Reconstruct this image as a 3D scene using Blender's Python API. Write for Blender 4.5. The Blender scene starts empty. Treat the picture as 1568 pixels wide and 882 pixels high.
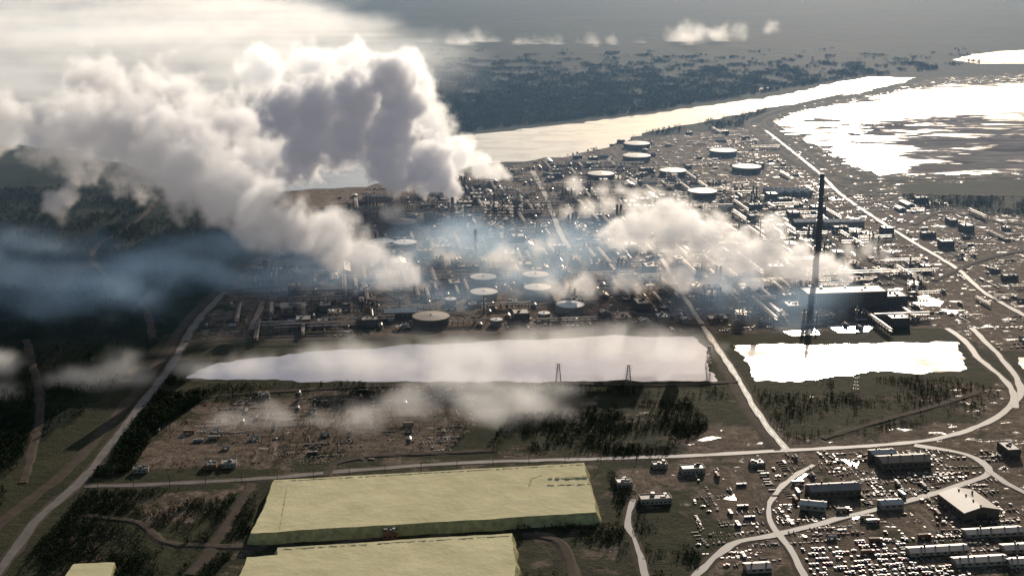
import bpy, math, random, bmesh
import numpy as np
from mathutils import Vector, noise as mnoise
random.seed(7); np.random.seed(7)
H=500.0; F=2154.0; TH=math.atan(561/2154.0)
cs,sn=math.cos(TH),math.sin(TH)
GR=math.radians(7.4)
def ray(u,v):
    x=(u-784)/F; y=(441-v)/F
    return (x, cs+y*sn, -sn+y*cs)
def G(u,v):
    d=ray(u,v); t=H/-d[2]; return (d[0]*t,d[1]*t)
def Q(u,v,D):
    d=ray(u,v); t=D/d[1]; return (d[0]*t,D,H+d[2]*t)
def GP(pts): return [G(*p) for p in pts]
S=bpy.context.scene
col=S.collection
def newmat(name):
    m=bpy.data.materials.new(name); m.use_nodes=True
    return m,m.node_tree.nodes,m.node_tree.links
def N(nt,typ,**kw):
    n=nt.nodes.new(typ)
    for k,v in kw.items(): setattr(n,k,v)
    return n
def simple(name,c,rough=.6,metal=0,var=.35,scale=.3,spec=.35,c2=None,bump=0):
    m,n,l=newmat(name); b=n['Principled BSDF']
    geo=N(m.node_tree,'ShaderNodeNewGeometry')
    t=N(m.node_tree,'ShaderNodeTexNoise'); t.inputs['Scale'].default_value=scale; t.inputs['Detail'].default_value=6; t.inputs['Roughness'].default_value=.65
    l.new(geo.outputs['Position'],t.inputs['Vector'])
    r=N(m.node_tree,'ShaderNodeMapRange'); r.inputs[1].default_value=.3; r.inputs[2].default_value=.7
    l.new(t.outputs['Fac'],r.inputs[0])
    mx=N(m.node_tree,'ShaderNodeMix',data_type='RGBA')
    c2=c2 or tuple(x*(1-var) for x in c)
    mx.inputs[6].default_value=(*c2,1); mx.inputs[7].default_value=(*c,1)
    l.new(r.outputs[0],mx.inputs[0]); l.new(mx.outputs[2],b.inputs['Base Color'])
    b.inputs['Roughness'].default_value=rough; b.inputs['Metallic'].default_value=metal
    b.inputs['Specular IOR Level'].default_value=spec
    if bump:
        bp=N(m.node_tree,'ShaderNodeBump'); bp.inputs['Strength'].default_value=1; bp.inputs['Distance'].default_value=bump
        l.new(t.outputs['Fac'],bp.inputs['Height']); l.new(bp.outputs[0],b.inputs['Normal'])
    return m
M={}
M['steel']=simple('weathered_steel',(.2,.17,.145),.5,.3,scale=.15)
M['dark']=simple('dark_steel',(.06,.05,.042),.65,.1)
M['rust']=simple('rusty_metal',(.2,.105,.06),.7,.1)
M['roofl']=simple('light_metal_roof',(.5,.45,.38),.45,.15,var=.3,scale=.08)
M['roofd']=simple('brown_roof',(.16,.12,.085),.6,.05,scale=.1)
M['roofg']=simple('grey_roof',(.24,.205,.17),.5,.12,scale=.1)
M['wall']=simple('siding_wall',(.3,.245,.19),.65)
M['walld']=simple('dark_siding',(.12,.092,.07),.65)
M['white']=simple('white_tank_paint',(.7,.66,.6),.6,0,var=.25,scale=.06,spec=.2)
M['tankg']=simple('dull_tank_paint',(.5,.45,.38),.6,0,var=.35,scale=.05,spec=.2)
M['conc']=simple('concrete',(.26,.215,.17),.8)
M['glass']=simple('window_glass',(.03,.035,.04),.1)
M['pipe']=simple('pipe_cladding',(.4,.35,.3),.42,.35)
M['rubber']=simple('tyre_rubber',(.02,.02,.02),.8)
for i,c in enumerate([(.3,.3,.3),(.5,.48,.45),(.05,.06,.12),(.25,.04,.03),(.03,.03,.03),(.25,.2,.06)]): M['paint%d'%i]=simple('vehicle_paint_%d'%i,c,.45,.1,var=.05)
M['leaf']=simple('foliage',(.045,.058,.024),.85,0,var=.6,scale=.05,spec=.05)
M['bark']=simple('bark',(.08,.06,.045),.9)
def water(name,base,rough,metal=.0,bs=.02,patchy=None,spread=.1,tint=(1,1,1)):
    m,n,l=newmat(name); b=n['Principled BSDF']
    b.inputs['Base Color'].default_value=(*base,1)
    b.inputs['Metallic'].default_value=metal; b.inputs['IOR'].default_value=1.33
    b.inputs['Specular IOR Level'].default_value=.5; b.inputs['Specular Tint'].default_value=(*tint,1)
    geo=N(m.node_tree,'ShaderNodeNewGeometry')
    t=N(m.node_tree,'ShaderNodeTexNoise'); t.inputs['Scale'].default_value=bs; t.inputs['Detail'].default_value=6; t.inputs['Distortion'].default_value=.8
    mp=N(m.node_tree,'ShaderNodeMapping'); mp.inputs['Scale'].default_value=(.6,1,1)
    l.new(geo.outputs['Position'],mp.inputs[0]); l.new(mp.outputs[0],t.inputs['Vector'])
    r=N(m.node_tree,'ShaderNodeMapRange'); r.inputs[1].default_value=.35; r.inputs[2].default_value=.65
    r.inputs[3].default_value=max(.03,rough-spread); r.inputs[4].default_value=rough+spread
    l.new(t.outputs['Fac'],r.inputs[0]); l.new(r.outputs[0],b.inputs['Roughness'])
    if patchy:
        def nz(sc,dist):
            mp2=N(m.node_tree,'ShaderNodeMapping'); mp2.inputs['Scale'].default_value=sc
            l.new(geo.outputs['Position'],mp2.inputs[0])
            t2=N(m.node_tree,'ShaderNodeTexNoise'); t2.inputs['Scale'].default_value=1; t2.inputs['Detail'].default_value=8; t2.inputs['Distortion'].default_value=dist; t2.inputs['Roughness'].default_value=.65
            l.new(mp2.outputs[0],t2.inputs['Vector']); return t2.outputs['Fac']
        a1=nz((.004,.009,.01),.6); a2=nz((.006,.035,.01),1.2)
        av=N(m.node_tree,'ShaderNodeMath',operation='MULTIPLY_ADD'); l.new(a2,av.inputs[0]); av.inputs[1].default_value=.9; l.new(a1,av.inputs[2])
        sep=N(m.node_tree,'ShaderNodeAttribute',attribute_name='mud')
        ad=N(m.node_tree,'ShaderNodeMath',operation='ADD'); l.new(av.outputs[0],ad.inputs[0]); l.new(sep.outputs['Fac'],ad.inputs[1])
        rr=N(m.node_tree,'ShaderNodeMapRange'); rr.inputs[1].default_value=.93; rr.inputs[2].default_value=1.06; l.new(ad.outputs[0],rr.inputs[0])
        mud=N(m.node_tree,'ShaderNodeBsdfDiffuse')
        mc=N(m.node_tree,'ShaderNodeMix',data_type='RGBA'); mc.inputs[6].default_value=(.13,.1,.085,1); mc.inputs[7].default_value=(.36,.31,.27,1)
        mr=N(m.node_tree,'ShaderNodeMapRange'); mr.inputs[1].default_value=.4; mr.inputs[2].default_value=.62; l.new(a2,mr.inputs[0]); l.new(mr.outputs[0],mc.inputs[0]); l.new(mc.outputs[2],mud.inputs['Color'])
        ms=N(m.node_tree,'ShaderNodeMixShader'); l.new(rr.outputs[0],ms.inputs[0]); l.new(b.outputs[0],ms.inputs[1]); l.new(mud.outputs[0],ms.inputs[2])
        l.new(ms.outputs[0],n['Material Output'].inputs['Surface'])
    return m
M['pond']=water('pond_water',(.25,.24,.27),.09,.34,spread=.04,tint=(.92,.92,1))
M['glint']=water('rippled_water',(.45,.43,.4),.22,.32,spread=.14,bs=.04)
M['river']=water('river_water',(.10,.13,.19),.16,.22,spread=.07,tint=(.7,.8,1))
M['tail']=water('tailings_water',(.5,.48,.46),.28,.4,patchy=True)
def ground_mat():
    m,n,l=newmat('ground_soil_and_grass'); nt=m.node_tree; b=n['Principled BSDF']
    geo=N(nt,'ShaderNodeNewGeometry')
    def nz(s,d=5,dist=0.,sc=None):
        t=N(nt,'ShaderNodeTexNoise'); t.inputs['Scale'].default_value=s; t.inputs['Detail'].default_value=d; t.inputs['Distortion'].default_value=dist; t.inputs['Roughness'].default_value=.62
        if sc:
            mp=N(nt,'ShaderNodeMapping'); mp.vector_type='TEXTURE'; mp.inputs['Rotation'].default_value=(0,0,sc[0]); mp.inputs['Scale'].default_value=(sc[1],sc[2],1); l.new(geo.outputs['Position'],mp.inputs[0]); l.new(mp.outputs[0],t.inputs['Vector'])
        else: l.new(geo.outputs['Position'],t.inputs['Vector'])
        return t.outputs['Fac']
    def mr(x,a,bb,c=0,d=1):
        r=N(nt,'ShaderNodeMapRange'); r.inputs[1].default_value=a; r.inputs[2].default_value=bb; r.inputs[3].default_value=c; r.inputs[4].default_value=d
        l.new(x,r.inputs[0]); return r.outputs[0]
    def mix(f,a,c):
        mx=N(nt,'ShaderNodeMix',data_type='RGBA'); l.new(f,mx.inputs[0])
        for k,x in ((6,a),(7,c)):
            if isinstance(x,tuple): mx.inputs[k].default_value=(*x,1)
            else: l.new(x,mx.inputs[k])
        return mx.outputs[2]
    def ma(op,a,bv):
        k=N(nt,'ShaderNodeMath',operation=op)
        for i,x in enumerate((a,bv)):
            if isinstance(x,(int,float)): k.inputs[i].default_value=x
            else: l.new(x,k.inputs[i])
        return k.outputs[0]
    big=nz(.0016,6); mid=nz(.012,6,.5); fine=nz(.09,6); vf=nz(.4,3)
    st1=nz(.12,5,.6,(GR,9,1)); st2=nz(.1,5,.6,(GR+math.pi/2,8,1))
    veg=mix(mr(mid,.35,.65),(.02,.025,.012),(.054,.052,.024))
    veg=mix(mr(fine,.42,.66),veg,(.028,.031,.015))
    veg=mix(mr(vf,.52,.72),veg,(.085,.07,.04))
    veg=mix(mr(st1,.57,.7),veg,(.07,.052,.034))
    veg=mix(mr(big,.52,.66),veg,(.052,.043,.028))
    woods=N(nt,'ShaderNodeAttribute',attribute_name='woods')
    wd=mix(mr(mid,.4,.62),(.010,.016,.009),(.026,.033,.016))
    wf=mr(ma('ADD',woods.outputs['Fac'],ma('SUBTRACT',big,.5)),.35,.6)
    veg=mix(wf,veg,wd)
    dirt=mix(mr(fine,.35,.65),(.055,.039,.027),(.21,.148,.1))
    dirt=mix(mr(mid,.45,.7),dirt,(.115,.08,.054))
    dirt=mix(mr(st1,.55,.68),dirt,(.035,.028,.02))
    dirt=mix(mr(st2,.57,.7),dirt,(.25,.19,.14))
    dirt=mix(mr(vf,.54,.75),dirt,(.3,.23,.175))
    at=N(nt,'ShaderNodeAttribute',attribute_name='dirt')
    f=ma('ADD',at.outputs['Fac'],ma('MULTIPLY',ma('SUBTRACT',nz(.03,6,.4),.5),1.9))
    fd=mr(f,.42,.62)
    c=mix(fd,veg,dirt)
    l.new(c,b.inputs['Base Color'])
    wet=N(nt,'ShaderNodeAttribute',attribute_name='wet')
    w=ma('ADD',ma('ADD',ma('MULTIPLY',nz(.05,8,1.),.6),ma('MULTIPLY',st1,.4)),ma('MULTIPLY',wet.outputs['Fac'],.078))
    pud=ma('MULTIPLY',mr(w,.615,.66),fd)
    ro=mr(pud,0,1,.9,.32); l.new(ro,b.inputs['Roughness'])
    l.new(mr(pud,0,1,.03,.4),b.inputs['Specular IOR Level'])
    bp=N(nt,'ShaderNodeBump'); bp.inputs['Strength'].default_value=.7; bp.inputs['Distance'].default_value=2.
    l.new(ma('MULTIPLY',ma('ADD',fine,ma('MULTIPLY',vf,.4)),ma('SUBTRACT',1.0,pud)),bp.inputs['Height']); l.new(bp.outputs[0],b.inputs['Normal'])
    return m
M['ground']=ground_mat()
def road_mat(name,c1,c2,rough,spec=.3):
    return simple(name,c1,rough,0,scale=.06,c2=c2,spec=spec)
M['road']=road_mat('wet_gravel_road',(.185,.152,.125),(.085,.069,.056),.6,.15)
M['roadm']=road_mat('dirt_track',(.1,.074,.052),(.05,.039,.028),.9,.04)
M['asph']=road_mat('asphalt',(.09,.078,.066),(.05,.045,.04),.6,.14)
M['line']=simple('road_paint',(.7,.68,.6),.5)
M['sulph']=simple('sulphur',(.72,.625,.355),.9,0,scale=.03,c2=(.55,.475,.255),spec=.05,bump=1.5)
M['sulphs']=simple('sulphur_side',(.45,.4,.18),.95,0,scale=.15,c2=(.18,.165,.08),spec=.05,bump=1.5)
M['sdirt']=simple('sulphur_dust',(.5,.44,.25),.95,0,scale=.3,c2=(.34,.29,.16),spec=.05)
class MB:
    def __init__(s): s.v=[];s.f=[];s.m=[];s.mats=[]
    def mi(s,k):
        if k not in s.mats: s.mats.append(k)
        return s.mats.index(k)
    def add(s,vs,fs,k):
        o=len(s.v); s.v+=vs; i=s.mi(k)
        for f in fs: s.f.append([a+o for a in f]); s.m.append(i)
    def box(s,cx,cy,z,sx,sy,sz,k,rot=0,top=None):
        c,q=math.cos(rot),math.sin(rot); vs=[]
        for zz in (z,z+sz):
            for a,b in ((-1,-1),(1,-1),(1,1),(-1,1)):
                x,y=a*sx/2,b*sy/2; vs.append((cx+x*c-y*q,cy+x*q+y*c,zz))
        s.add(vs,[(0,1,5,4),(1,2,6,5),(2,3,7,6),(3,0,4,7),(3,2,1,0)],k)
        s.add(vs[4:],[(0,1,2,3)],top or k)
    def cyl(s,cx,cy,z,r,h,k,n=16,r2=None,top=None,dome=0):
        r2=r if r2 is None else r2; vs=[]
        for zz,rr in ((z,r),(z+h,r2)):
            for i in range(n):
                a=2*math.pi*i/n; vs.append((cx+rr*math.cos(a),cy+rr*math.sin(a),zz))
        s.add(vs,[(i,(i+1)%n,n+(i+1)%n,n+i) for i in range(n)],k)
        t=vs[n:]+[(cx,cy,z+h+dome)]
        s.add(t,[(i,(i+1)%n,n) for i in range(n)],top or k)
    def hcyl(s,x0,y0,x1,y1,z,r,k,n=8):
        d=Vector((x1-x0,y1-y0,0)).normalized(); p=Vector((-d.y,d.x,0)); vs=[]
        for (x,y) in ((x0,y0),(x1,y1)):
            for i in range(n):
                a=2*math.pi*i/n; vs.append((x+p.x*r*math.cos(a),y+p.y*r*math.cos(a),z+r*math.sin(a)))
        s.add(vs,[(i,(i+1)%n,n+(i+1)%n,n+i) for i in range(n)]+[tuple(range(n))[::-1],tuple(range(n,2*n))],k)
    def beam(s,p,q,w,k):
        p=Vector(p);q=Vector(q);d=(q-p).normalized()
        a=d.cross(Vector((0,0,1)));
        if a.length<.1: a=d.cross(Vector((1,0,0)))
        a=a.normalized()*w/2; b=d.cross(a).normalized()*w/2
        vs=[tuple(o+x) for o in (p,q) for x in (a+b,a-b,-a-b,-a+b)]
        s.add(vs,[(0,1,5,4),(1,2,6,5),(2,3,7,6),(3,0,4,7),(0,3,2,1),(4,5,6,7)],k)
    def gable(s,w,l,h,rh,wall,roof,ov=.6):
        s.box(0,0,0,w,l,h,wall)
        W=w/2+ov;L=l/2+ov
        s.add([(-w/2,-l/2,h),(w/2,-l/2,h),(0,-l/2,h+rh),(-w/2,l/2,h),(w/2,l/2,h),(0,l/2,h+rh)],[(0,1,2),(4,3,5)],wall)
        z0=h-ov*rh/(w/2)+.15; zt=h+rh+.15
        s.add([(-W,-L,z0),(0,-L,zt),(0,L,zt),(-W,L,z0),(W,-L,z0),(W,L,z0)],[(0,1,2,3),(1,4,5,2)],roof)
        s.add([(-W,-L,z0-.3),(0,-L,zt-.3),(W,-L,z0-.3),(-W,-L,z0),(0,-L,zt),(W,-L,z0)],[(0,1,4,3),(1,2,5,4)],roof)
    def mesh(s,name,smooth=False):
        me=bpy.data.meshes.new(name); me.from_pydata(s.v,[],s.f)
        for k in s.mats: me.materials.append(M[k])
        me.polygons.foreach_set('material_index',s.m)
        me.update(); return me
    def obj(s,name,loc=(0,0,0),rot=0):
        return place(name,s.mesh(name),loc,rot)
def place(name,me,loc,rot=0,sc=(1,1,1)):
    o=bpy.data.objects.new(name,me); o.location=loc; o.rotation_euler[2]=rot; o.scale=sc; col.objects.link(o); return o
def inpoly(X,Y,poly):
    r=np.zeros(X.shape,bool); n=len(poly); j=n-1
    for i in range(n):
        xi,yi=poly[i];xj,yj=poly[j]
        if yi!=yj:
            c=((yi>Y)!=(yj>Y))&(X<(xj-xi)*(Y-yi)/(yj-yi)+xi); r^=c
        j=i
    return r
def inp(x,y,poly): return bool(inpoly(np.array([x]),np.array([y]),poly)[0])
def rough_poly(pts,step=8,amp=4,seed=0):
    out=[];n=len(pts)
    for i in range(n):
        a=pts[i];b=pts[(i+1)%n]; L=math.hypot(b[0]-a[0],b[1]-a[1]); k=max(1,int(L/step))
        nx,ny=-(b[1]-a[1])/L,(b[0]-a[0])/L
        for j in range(k):
            t=j/k; x=a[0]+(b[0]-a[0])*t; y=a[1]+(b[1]-a[1])*t
            d=(mnoise.noise((x*.02,y*.02,seed))*1.6+mnoise.noise((x*.08,y*.08,seed+5)))*amp
            out.append((x+nx*d,y+ny*d))
    return out
def sheet(name,pts,z,mat):
    me=bpy.data.meshes.new(name); me.from_pydata([(x,y,z) for x,y in pts],[],[list(range(len(pts)))])
    me.materials.append(M[mat])
    if me.polygons[0].normal.z<0: me.flip_normals()
    me.update(); return place(name,me,(0,0,0))
def smooth_line(pts,step=10):
    P=[pts[0]]+pts+[pts[-1]]; out=[]
    for i in range(1,len(P)-2):
        p0,p1,p2,p3=[np.array(P[k]) for k in (i-1,i,i+1,i+2)]
        k=max(2,int(np.linalg.norm(p2-p1)/step))
        for j in range(k):
            t=j/k; out.append(.5*((2*p1)+(-p0+p2)*t+(2*p0-5*p1+4*p2-p3)*t*t+(-p0+3*p1-3*p2+p3)*t**3))
    out.append(np.array(P[-1])); return out
road_cells=[]
rz=[.30]
def ribbon(name,px,w,mat,world=False,lines=False):
    pts=px if world else GP(px)
    L=smooth_line(pts); z=rz[0]; rz[0]+=.025
    def offs(o,zz,jit=0):
        r=[]
        for i,p in enumerate(L):
            a=L[max(0,i-1)];b=L[min(len(L)-1,i+1)]; d=(b-a)/max(1e-6,np.linalg.norm(b-a)); n=np.array([-d[1],d[0]])
            q=p+n*(o+jit*mnoise.noise((p[0]*.05,p[1]*.05,o))); r.append((q[0],q[1],zz))
        return r
    mb=MB(); n=len(L)
    bk=offs(-w/2-2.5,0.0,3)+offs(-w/2,z,2.2)+offs(w/2,z,2.2)+offs(w/2+2.5,0.0,3)
    mb.add(bk,[(n+i,n+i+1,2*n+i+1,2*n+i)[::-1] for i in range(n-1)],mat)
    mb.add(bk,[(i,i+1,n+i+1,n+i)[::-1] for i in range(n-1)]+[(2*n+i,2*n+i+1,3*n+i+1,3*n+i)[::-1] for i in range(n-1)],'roadm')
    if lines:
        a=offs(-.15,z+.01)+offs(.15,z+.01)
        mb.add(a,[(i,i+1,n+i+1,n+i)[::-1] for i in range(n-1) if i%2],'line')
    for p in L: road_cells.append((p[0],p[1],w/2+3))
    return mb.obj(name)
plant=GP([(285,528),(345,450),(440,335),(560,288),(780,255),(960,215),(1140,195),(1200,245),(1290,292),(1400,300),(1568,330),(1640,420),(1640,540),(1500,535),(1440,500),(1110,512),(1000,505)])
yard=GP([(200,722),(240,655),(320,612),(560,592),(720,592),(740,640),(690,690),(500,712)])
right=GP([(1030,705),(1050,655),(1110,640),(1190,640),(1300,590),(1500,590),(1640,560),(1640,900),(1060,900),(1000,790),(940,760),(930,720)])
farright=GP([(1140,195),(1290,300),(1568,330),(1640,250),(1600,110),(1440,118),(1230,160)])
ponds={'pond':GP([(283,579),(330,556),(450,541),(600,531),(740,523),(900,516),(1068,514),(1098,584),(960,583),(700,585),(480,584)]),
 'pond2':GP([(1122,529),(1250,528),(1465,524),(1482,566),(1400,572),(1335,567),(1280,579),(1160,584)])}
xs=np.concatenate([[-60000,-30000,-15000,-9000,-6000,-4500,-3500,-2800,-2300,-2000,-1800],np.arange(-1600,1800,9.),[2000,2300,2800,3500,4500,6000,9000,15000,30000,60000]])
ys=np.concatenate([[-60000,-20000,-8000,-3000,-1000,0,400,700],np.arange(850,3600,9.),np.arange(3650,6500,50.),np.arange(6600,10000,200.),[10500,12000,16000,25000,40000,80000]])
X,Y=np.meshgrid(xs,ys)
dirt=np.zeros(X.shape); woods=np.zeros(X.shape)
def blur(a,k):
    for _ in range(k):
        b=a.copy(); b[1:-1,1:-1]=(a[1:-1,1:-1]*2+a[:-2,1:-1]+a[2:,1:-1]+a[1:-1,:-2]+a[1:-1,2:])/6; a=b
    return a
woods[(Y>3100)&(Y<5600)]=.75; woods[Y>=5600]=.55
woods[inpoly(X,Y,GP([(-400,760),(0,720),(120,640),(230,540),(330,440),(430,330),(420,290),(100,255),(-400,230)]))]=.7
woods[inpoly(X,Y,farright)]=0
dirt[inpoly(X,Y,plant)]=.85
dirt[inpoly(X,Y,GP([(285,528),(345,450),(440,360),(600,400),(700,500)]))]=.6
dirt[inpoly(X,Y,GP([(400,292),(560,283),(640,265),(620,310),(440,350)]))]=.9
dirt[inpoly(X,Y,yard)]=.72
dirt[inpoly(X,Y,right)]=.68
dirt[inpoly(X,Y,farright)]=.5
for pl in [GP([(1030,700),(1060,600),(1150,600),(1190,690)]),GP([(700,690),(760,600),(1050,600),(1050,690)]),GP([(1170,600),(1450,585),(1500,640),(1220,680)])]:
    dirt[inpoly(X,Y,pl)]=.3
dirt[inpoly(X,Y,GP([(1050,690),(1080,655),(1150,650),(1175,685)]))]=.9
dirt[inpoly(X,Y,GP([(1380,285),(1568,275),(1640,300),(1640,330),(1420,320)]))]=.1
dirt[inpoly(X,Y,GP([(225,778),(300,775),(296,803),(218,806)]))]=1
dirt[inpoly(X,Y,GP([(100,810),(190,800),(200,882),(60,900)]))]=.45
dirt[inpoly(X,Y,GP([(140,755),(400,745),(380,775),(130,775)]))]=.5
dirt[inpoly(X,Y,GP([(950,790),(1060,740),(1110,840),(1050,882),(990,882)]))]=.25
dirt[inpoly(X,Y,GP([(360,740),(420,700),(930,690),(960,882),(300,900)]))]=.4
dirt=blur(dirt,2)
wet=np.clip(.35+.6*(X/900.),0,1.2)
nx,ny=len(xs),len(ys)
verts=np.stack([X,Y,X*0],-1).reshape(-1,3)
idx=np.arange(nx*ny).reshape(ny,nx)
quads=np.stack([idx[:-1,:-1],idx[:-1,1:],idx[1:,1:],idx[1:,:-1]],-1).reshape(-1,4)
def fastmesh(name,verts,faces,k):
    me=bpy.data.meshes.new(name); me.vertices.add(len(verts)); me.vertices.foreach_set('co',verts.astype(np.float32).ravel())
    me.loops.add(faces.size); me.loops.foreach_set('vertex_index',faces.astype(np.int32).ravel())
    me.polygons.add(len(faces)); me.polygons.foreach_set('loop_start',np.arange(0,faces.size,k,dtype=np.int32))
    me.update(calc_edges=True); me.validate(); return me
gm=fastmesh('ground',verts,quads,4)
for nm,arr in (('dirt',dirt),('wet',wet),('woods',woods)):
    a=gm.attributes.new(nm,'FLOAT','POINT'); a.data.foreach_set('value',arr.astype(np.float32).ravel())
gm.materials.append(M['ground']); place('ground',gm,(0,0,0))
sheet('pond',rough_poly(ponds['pond'],6,5,1),.2,'pond')
sheet('pond',rough_poly(ponds['pond2'],6,6,2),.2,'glint')
river=[(1400,119),(1385,126),(1320,142),(1250,153),(1180,166),(1060,190),(985,205),(930,226),(860,241),(800,247),(750,250),(690,262),(560,286),(430,293),(300,280),(100,230),(-300,190),(-300,165),(100,195),(300,225),(430,240),(560,232),(640,214),(700,209),(830,195),(1000,174),(1120,157),(1200,146),(1280,127),(1330,119)]
sheet('river',rough_poly(GP(river),30,14,3),.2,'river')
tp=GP([(1185,186),(1215,172),(1290,158),(1390,137),(1450,130),(1568,127),(1750,124),(1750,262),(1568,264),(1480,268),(1345,270),(1300,255),(1255,228),(1200,205)])
tx=np.arange(min(p[0] for p in tp),max(p[0] for p in tp),14.); ty=np.arange(min(p[1] for p in tp),max(p[1] for p in tp),14.)
TX,TY=np.meshgrid(tx,ty); ins=inpoly(TX,TY,rough_poly(tp,30,10,4))
ti=np.arange(TX.size).reshape(TX.shape)
ok=(ins[:-1,:-1]&ins[1:,:-1]&ins[:-1,1:]&ins[1:,1:])
tq=np.stack([ti[:-1,:-1],ti[:-1,1:],ti[1:,1:],ti[1:,:-1]],-1)[ok]
tm=fastmesh('tailings_pond',np.stack([TX,TY,TX*0+.2],-1).reshape(-1,3),tq,4)
mud=np.zeros(TX.shape)+.06
mud[inpoly(TX,TY,GP([(1185,190),(1400,165),(1568,185),(1750,190),(1750,262),(1568,264),(1345,272),(1200,215)]))]=.13
mud[inpoly(TX,TY,GP([(1400,205),(1568,190),(1750,180),(1750,262),(1568,264),(1390,272)]))]=.2
mud[inpoly(TX,TY,GP([(1290,232),(1370,222),(1380,265),(1330,268)]))]=-.18
mud[inpoly(TX,TY,GP([(1400,140),(1568,130),(1750,120),(1750,165),(1568,170),(1330,178)]))]=-.25
mud=blur(blur(mud,8),8)
a=tm.attributes.new('mud','FLOAT','POINT'); a.data.foreach_set('value',mud.astype(np.float32).ravel())
tm.materials.append(M['tail']); place('tailings_pond',tm,(0,0,0))
sheet('pond',rough_poly(GP([(1462,92),(1500,82),(1568,77),(1700,72),(1700,92),(1568,97),(1500,98)]),60,25,7),.2,'glint')
sheet('pond',rough_poly(GP([(1130,137),(1178,134),(1175,139),(1135,141)]),40,10,9),.2,'river')
for i,p in enumerate([[(1398,454),(1420,452),(1446,462),(1440,470),(1405,466)],[(1268,500),(1300,494),(1340,500),(1330,508),(1285,510)],[(1440,473),(1470,475),(1478,484),(1450,482)],[(1200,508),(1250,503),(1255,512),(1215,515)],
    [(1404,694),(1422,696),(1418,703)],[(1108,764),(1124,756),(1128,766)],[(1560,548),(1590,548),(1590,570),(1566,565)],[(1288,703),(1315,706),(1312,713),(1300,713)],[(1218,735),(1228,724),(1240,726),(1222,742)],[(1070,675),(1090,669),(1105,670),(1085,673)],[(1300,790),(1325,783),(1330,788),(1308,796)]]):
    sheet('puddle',rough_poly(GP(p),3,2.,20+i),.25,'glint')
R=ribbon
R('road',[(-60,935),(0,872),(60,792),(130,730),(200,640),(262,560),(300,495),(345,447)],9,'road')
R('road',[(-60,850),(0,800),(50,762),(110,712),(180,634),(243,556),(285,492),(330,450)],7,'roadm')
R('road',[(130,744),(230,742),(400,733),(520,722),(720,708),(900,703),(1050,698),(1200,690),(1400,677),(1500,652),(1550,620),(1562,590),(1530,545),(1488,502)],7,'road')
R('road',[(1555,625),(1545,590),(1500,550),(1475,520),(1450,503)],7,'road')
R('road',[(1205,690),(1165,640),(1130,580),(1090,520),(1070,490),(1045,450),(1010,390)],7,'asph',lines=True)
R('road',[(1190,690),(1150,640),(1115,580),(1080,520)],5,'roadm')
R('road',[(870,380),(855,350),(835,300),(815,262)],9,'road')
R('road',[(280,523),(500,519),(800,508),(1080,498)],9,'roadm')
R('road',[(1040,920),(1075,872),(1120,835),(1180,820),(1280,796),(1400,764),(1480,740),(1515,722),(1480,696),(1400,682)],7,'road')
R('road',[(1250,920),(1215,850),(1195,820),(1180,800),(1178,775),(1200,742),(1245,712)],5.5,'road')
R('road',[(1515,722),(1540,740),(1600,770)],7,'road')
R('road',[(970,765),(960,800),(975,835),(992,900)],5,'road')
R('road',[(290,880),(330,830),(385,740)],6,'roadm')
R('dike_road',[(1450,122),(1330,138),(1230,158),(1165,178),(1145,193),(1200,236),(1290,284),(1380,296),(1568,300),(1700,302)],12,'roadm')
R('dike_road',[(1450,127),(1340,143),(1240,163),(1180,180),(1172,194),(1215,222),(1275,262),(1320,276),(1450,274),(1700,270)],9,'roadm')
R('road',[(1172,200),(1250,262),(1290,300),(1380,360),(1460,408),(1510,450),(1600,500)],7,'road')
R('road',[(35,740),(48,690),(62,620),(50,560),(40,520)],5,'roadm')
R('creek',[(245,300),(225,325),(190,352),(148,378),(145,405),(180,440),(220,470),(235,520)],5,'roadm')
R('road',[(1085,330),(1200,322),(1300,318),(1380,300)],8,'roadm')
R('road',[(1260,672),(1330,650),(1440,620),(1500,600)],6,'roadm')
R('road',[(385,505),(395,480),(403,462)],7,'road')
R('road',[(345,447),(420,440),(560,438),(640,470),(820,500)],8,'roadm')
R('road',[(500,730),(510,712),(560,700),(640,695),(760,690)],6,'roadm')
R('road',[(1130,585),(1010,590),(850,588),(640,590),(420,600),(300,610)],5,'roadm')
R('road',[(130,790),(210,800),(250,830),(300,835),(372,838),(400,838)],5,'roadm')
R('road',[(800,818),(850,826),(870,850),(880,900)],6,'roadm')
R('road',[(1400,345),(1440,325),(1500,335),(1568,345),(1640,350)],7,'roadm')
R('road',[(1430,430),(1500,400),(1568,385),(1640,380)],7,'roadm')
R('road',[(1240,340),(1330,410),(1400,440)],6,'roadm')
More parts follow.
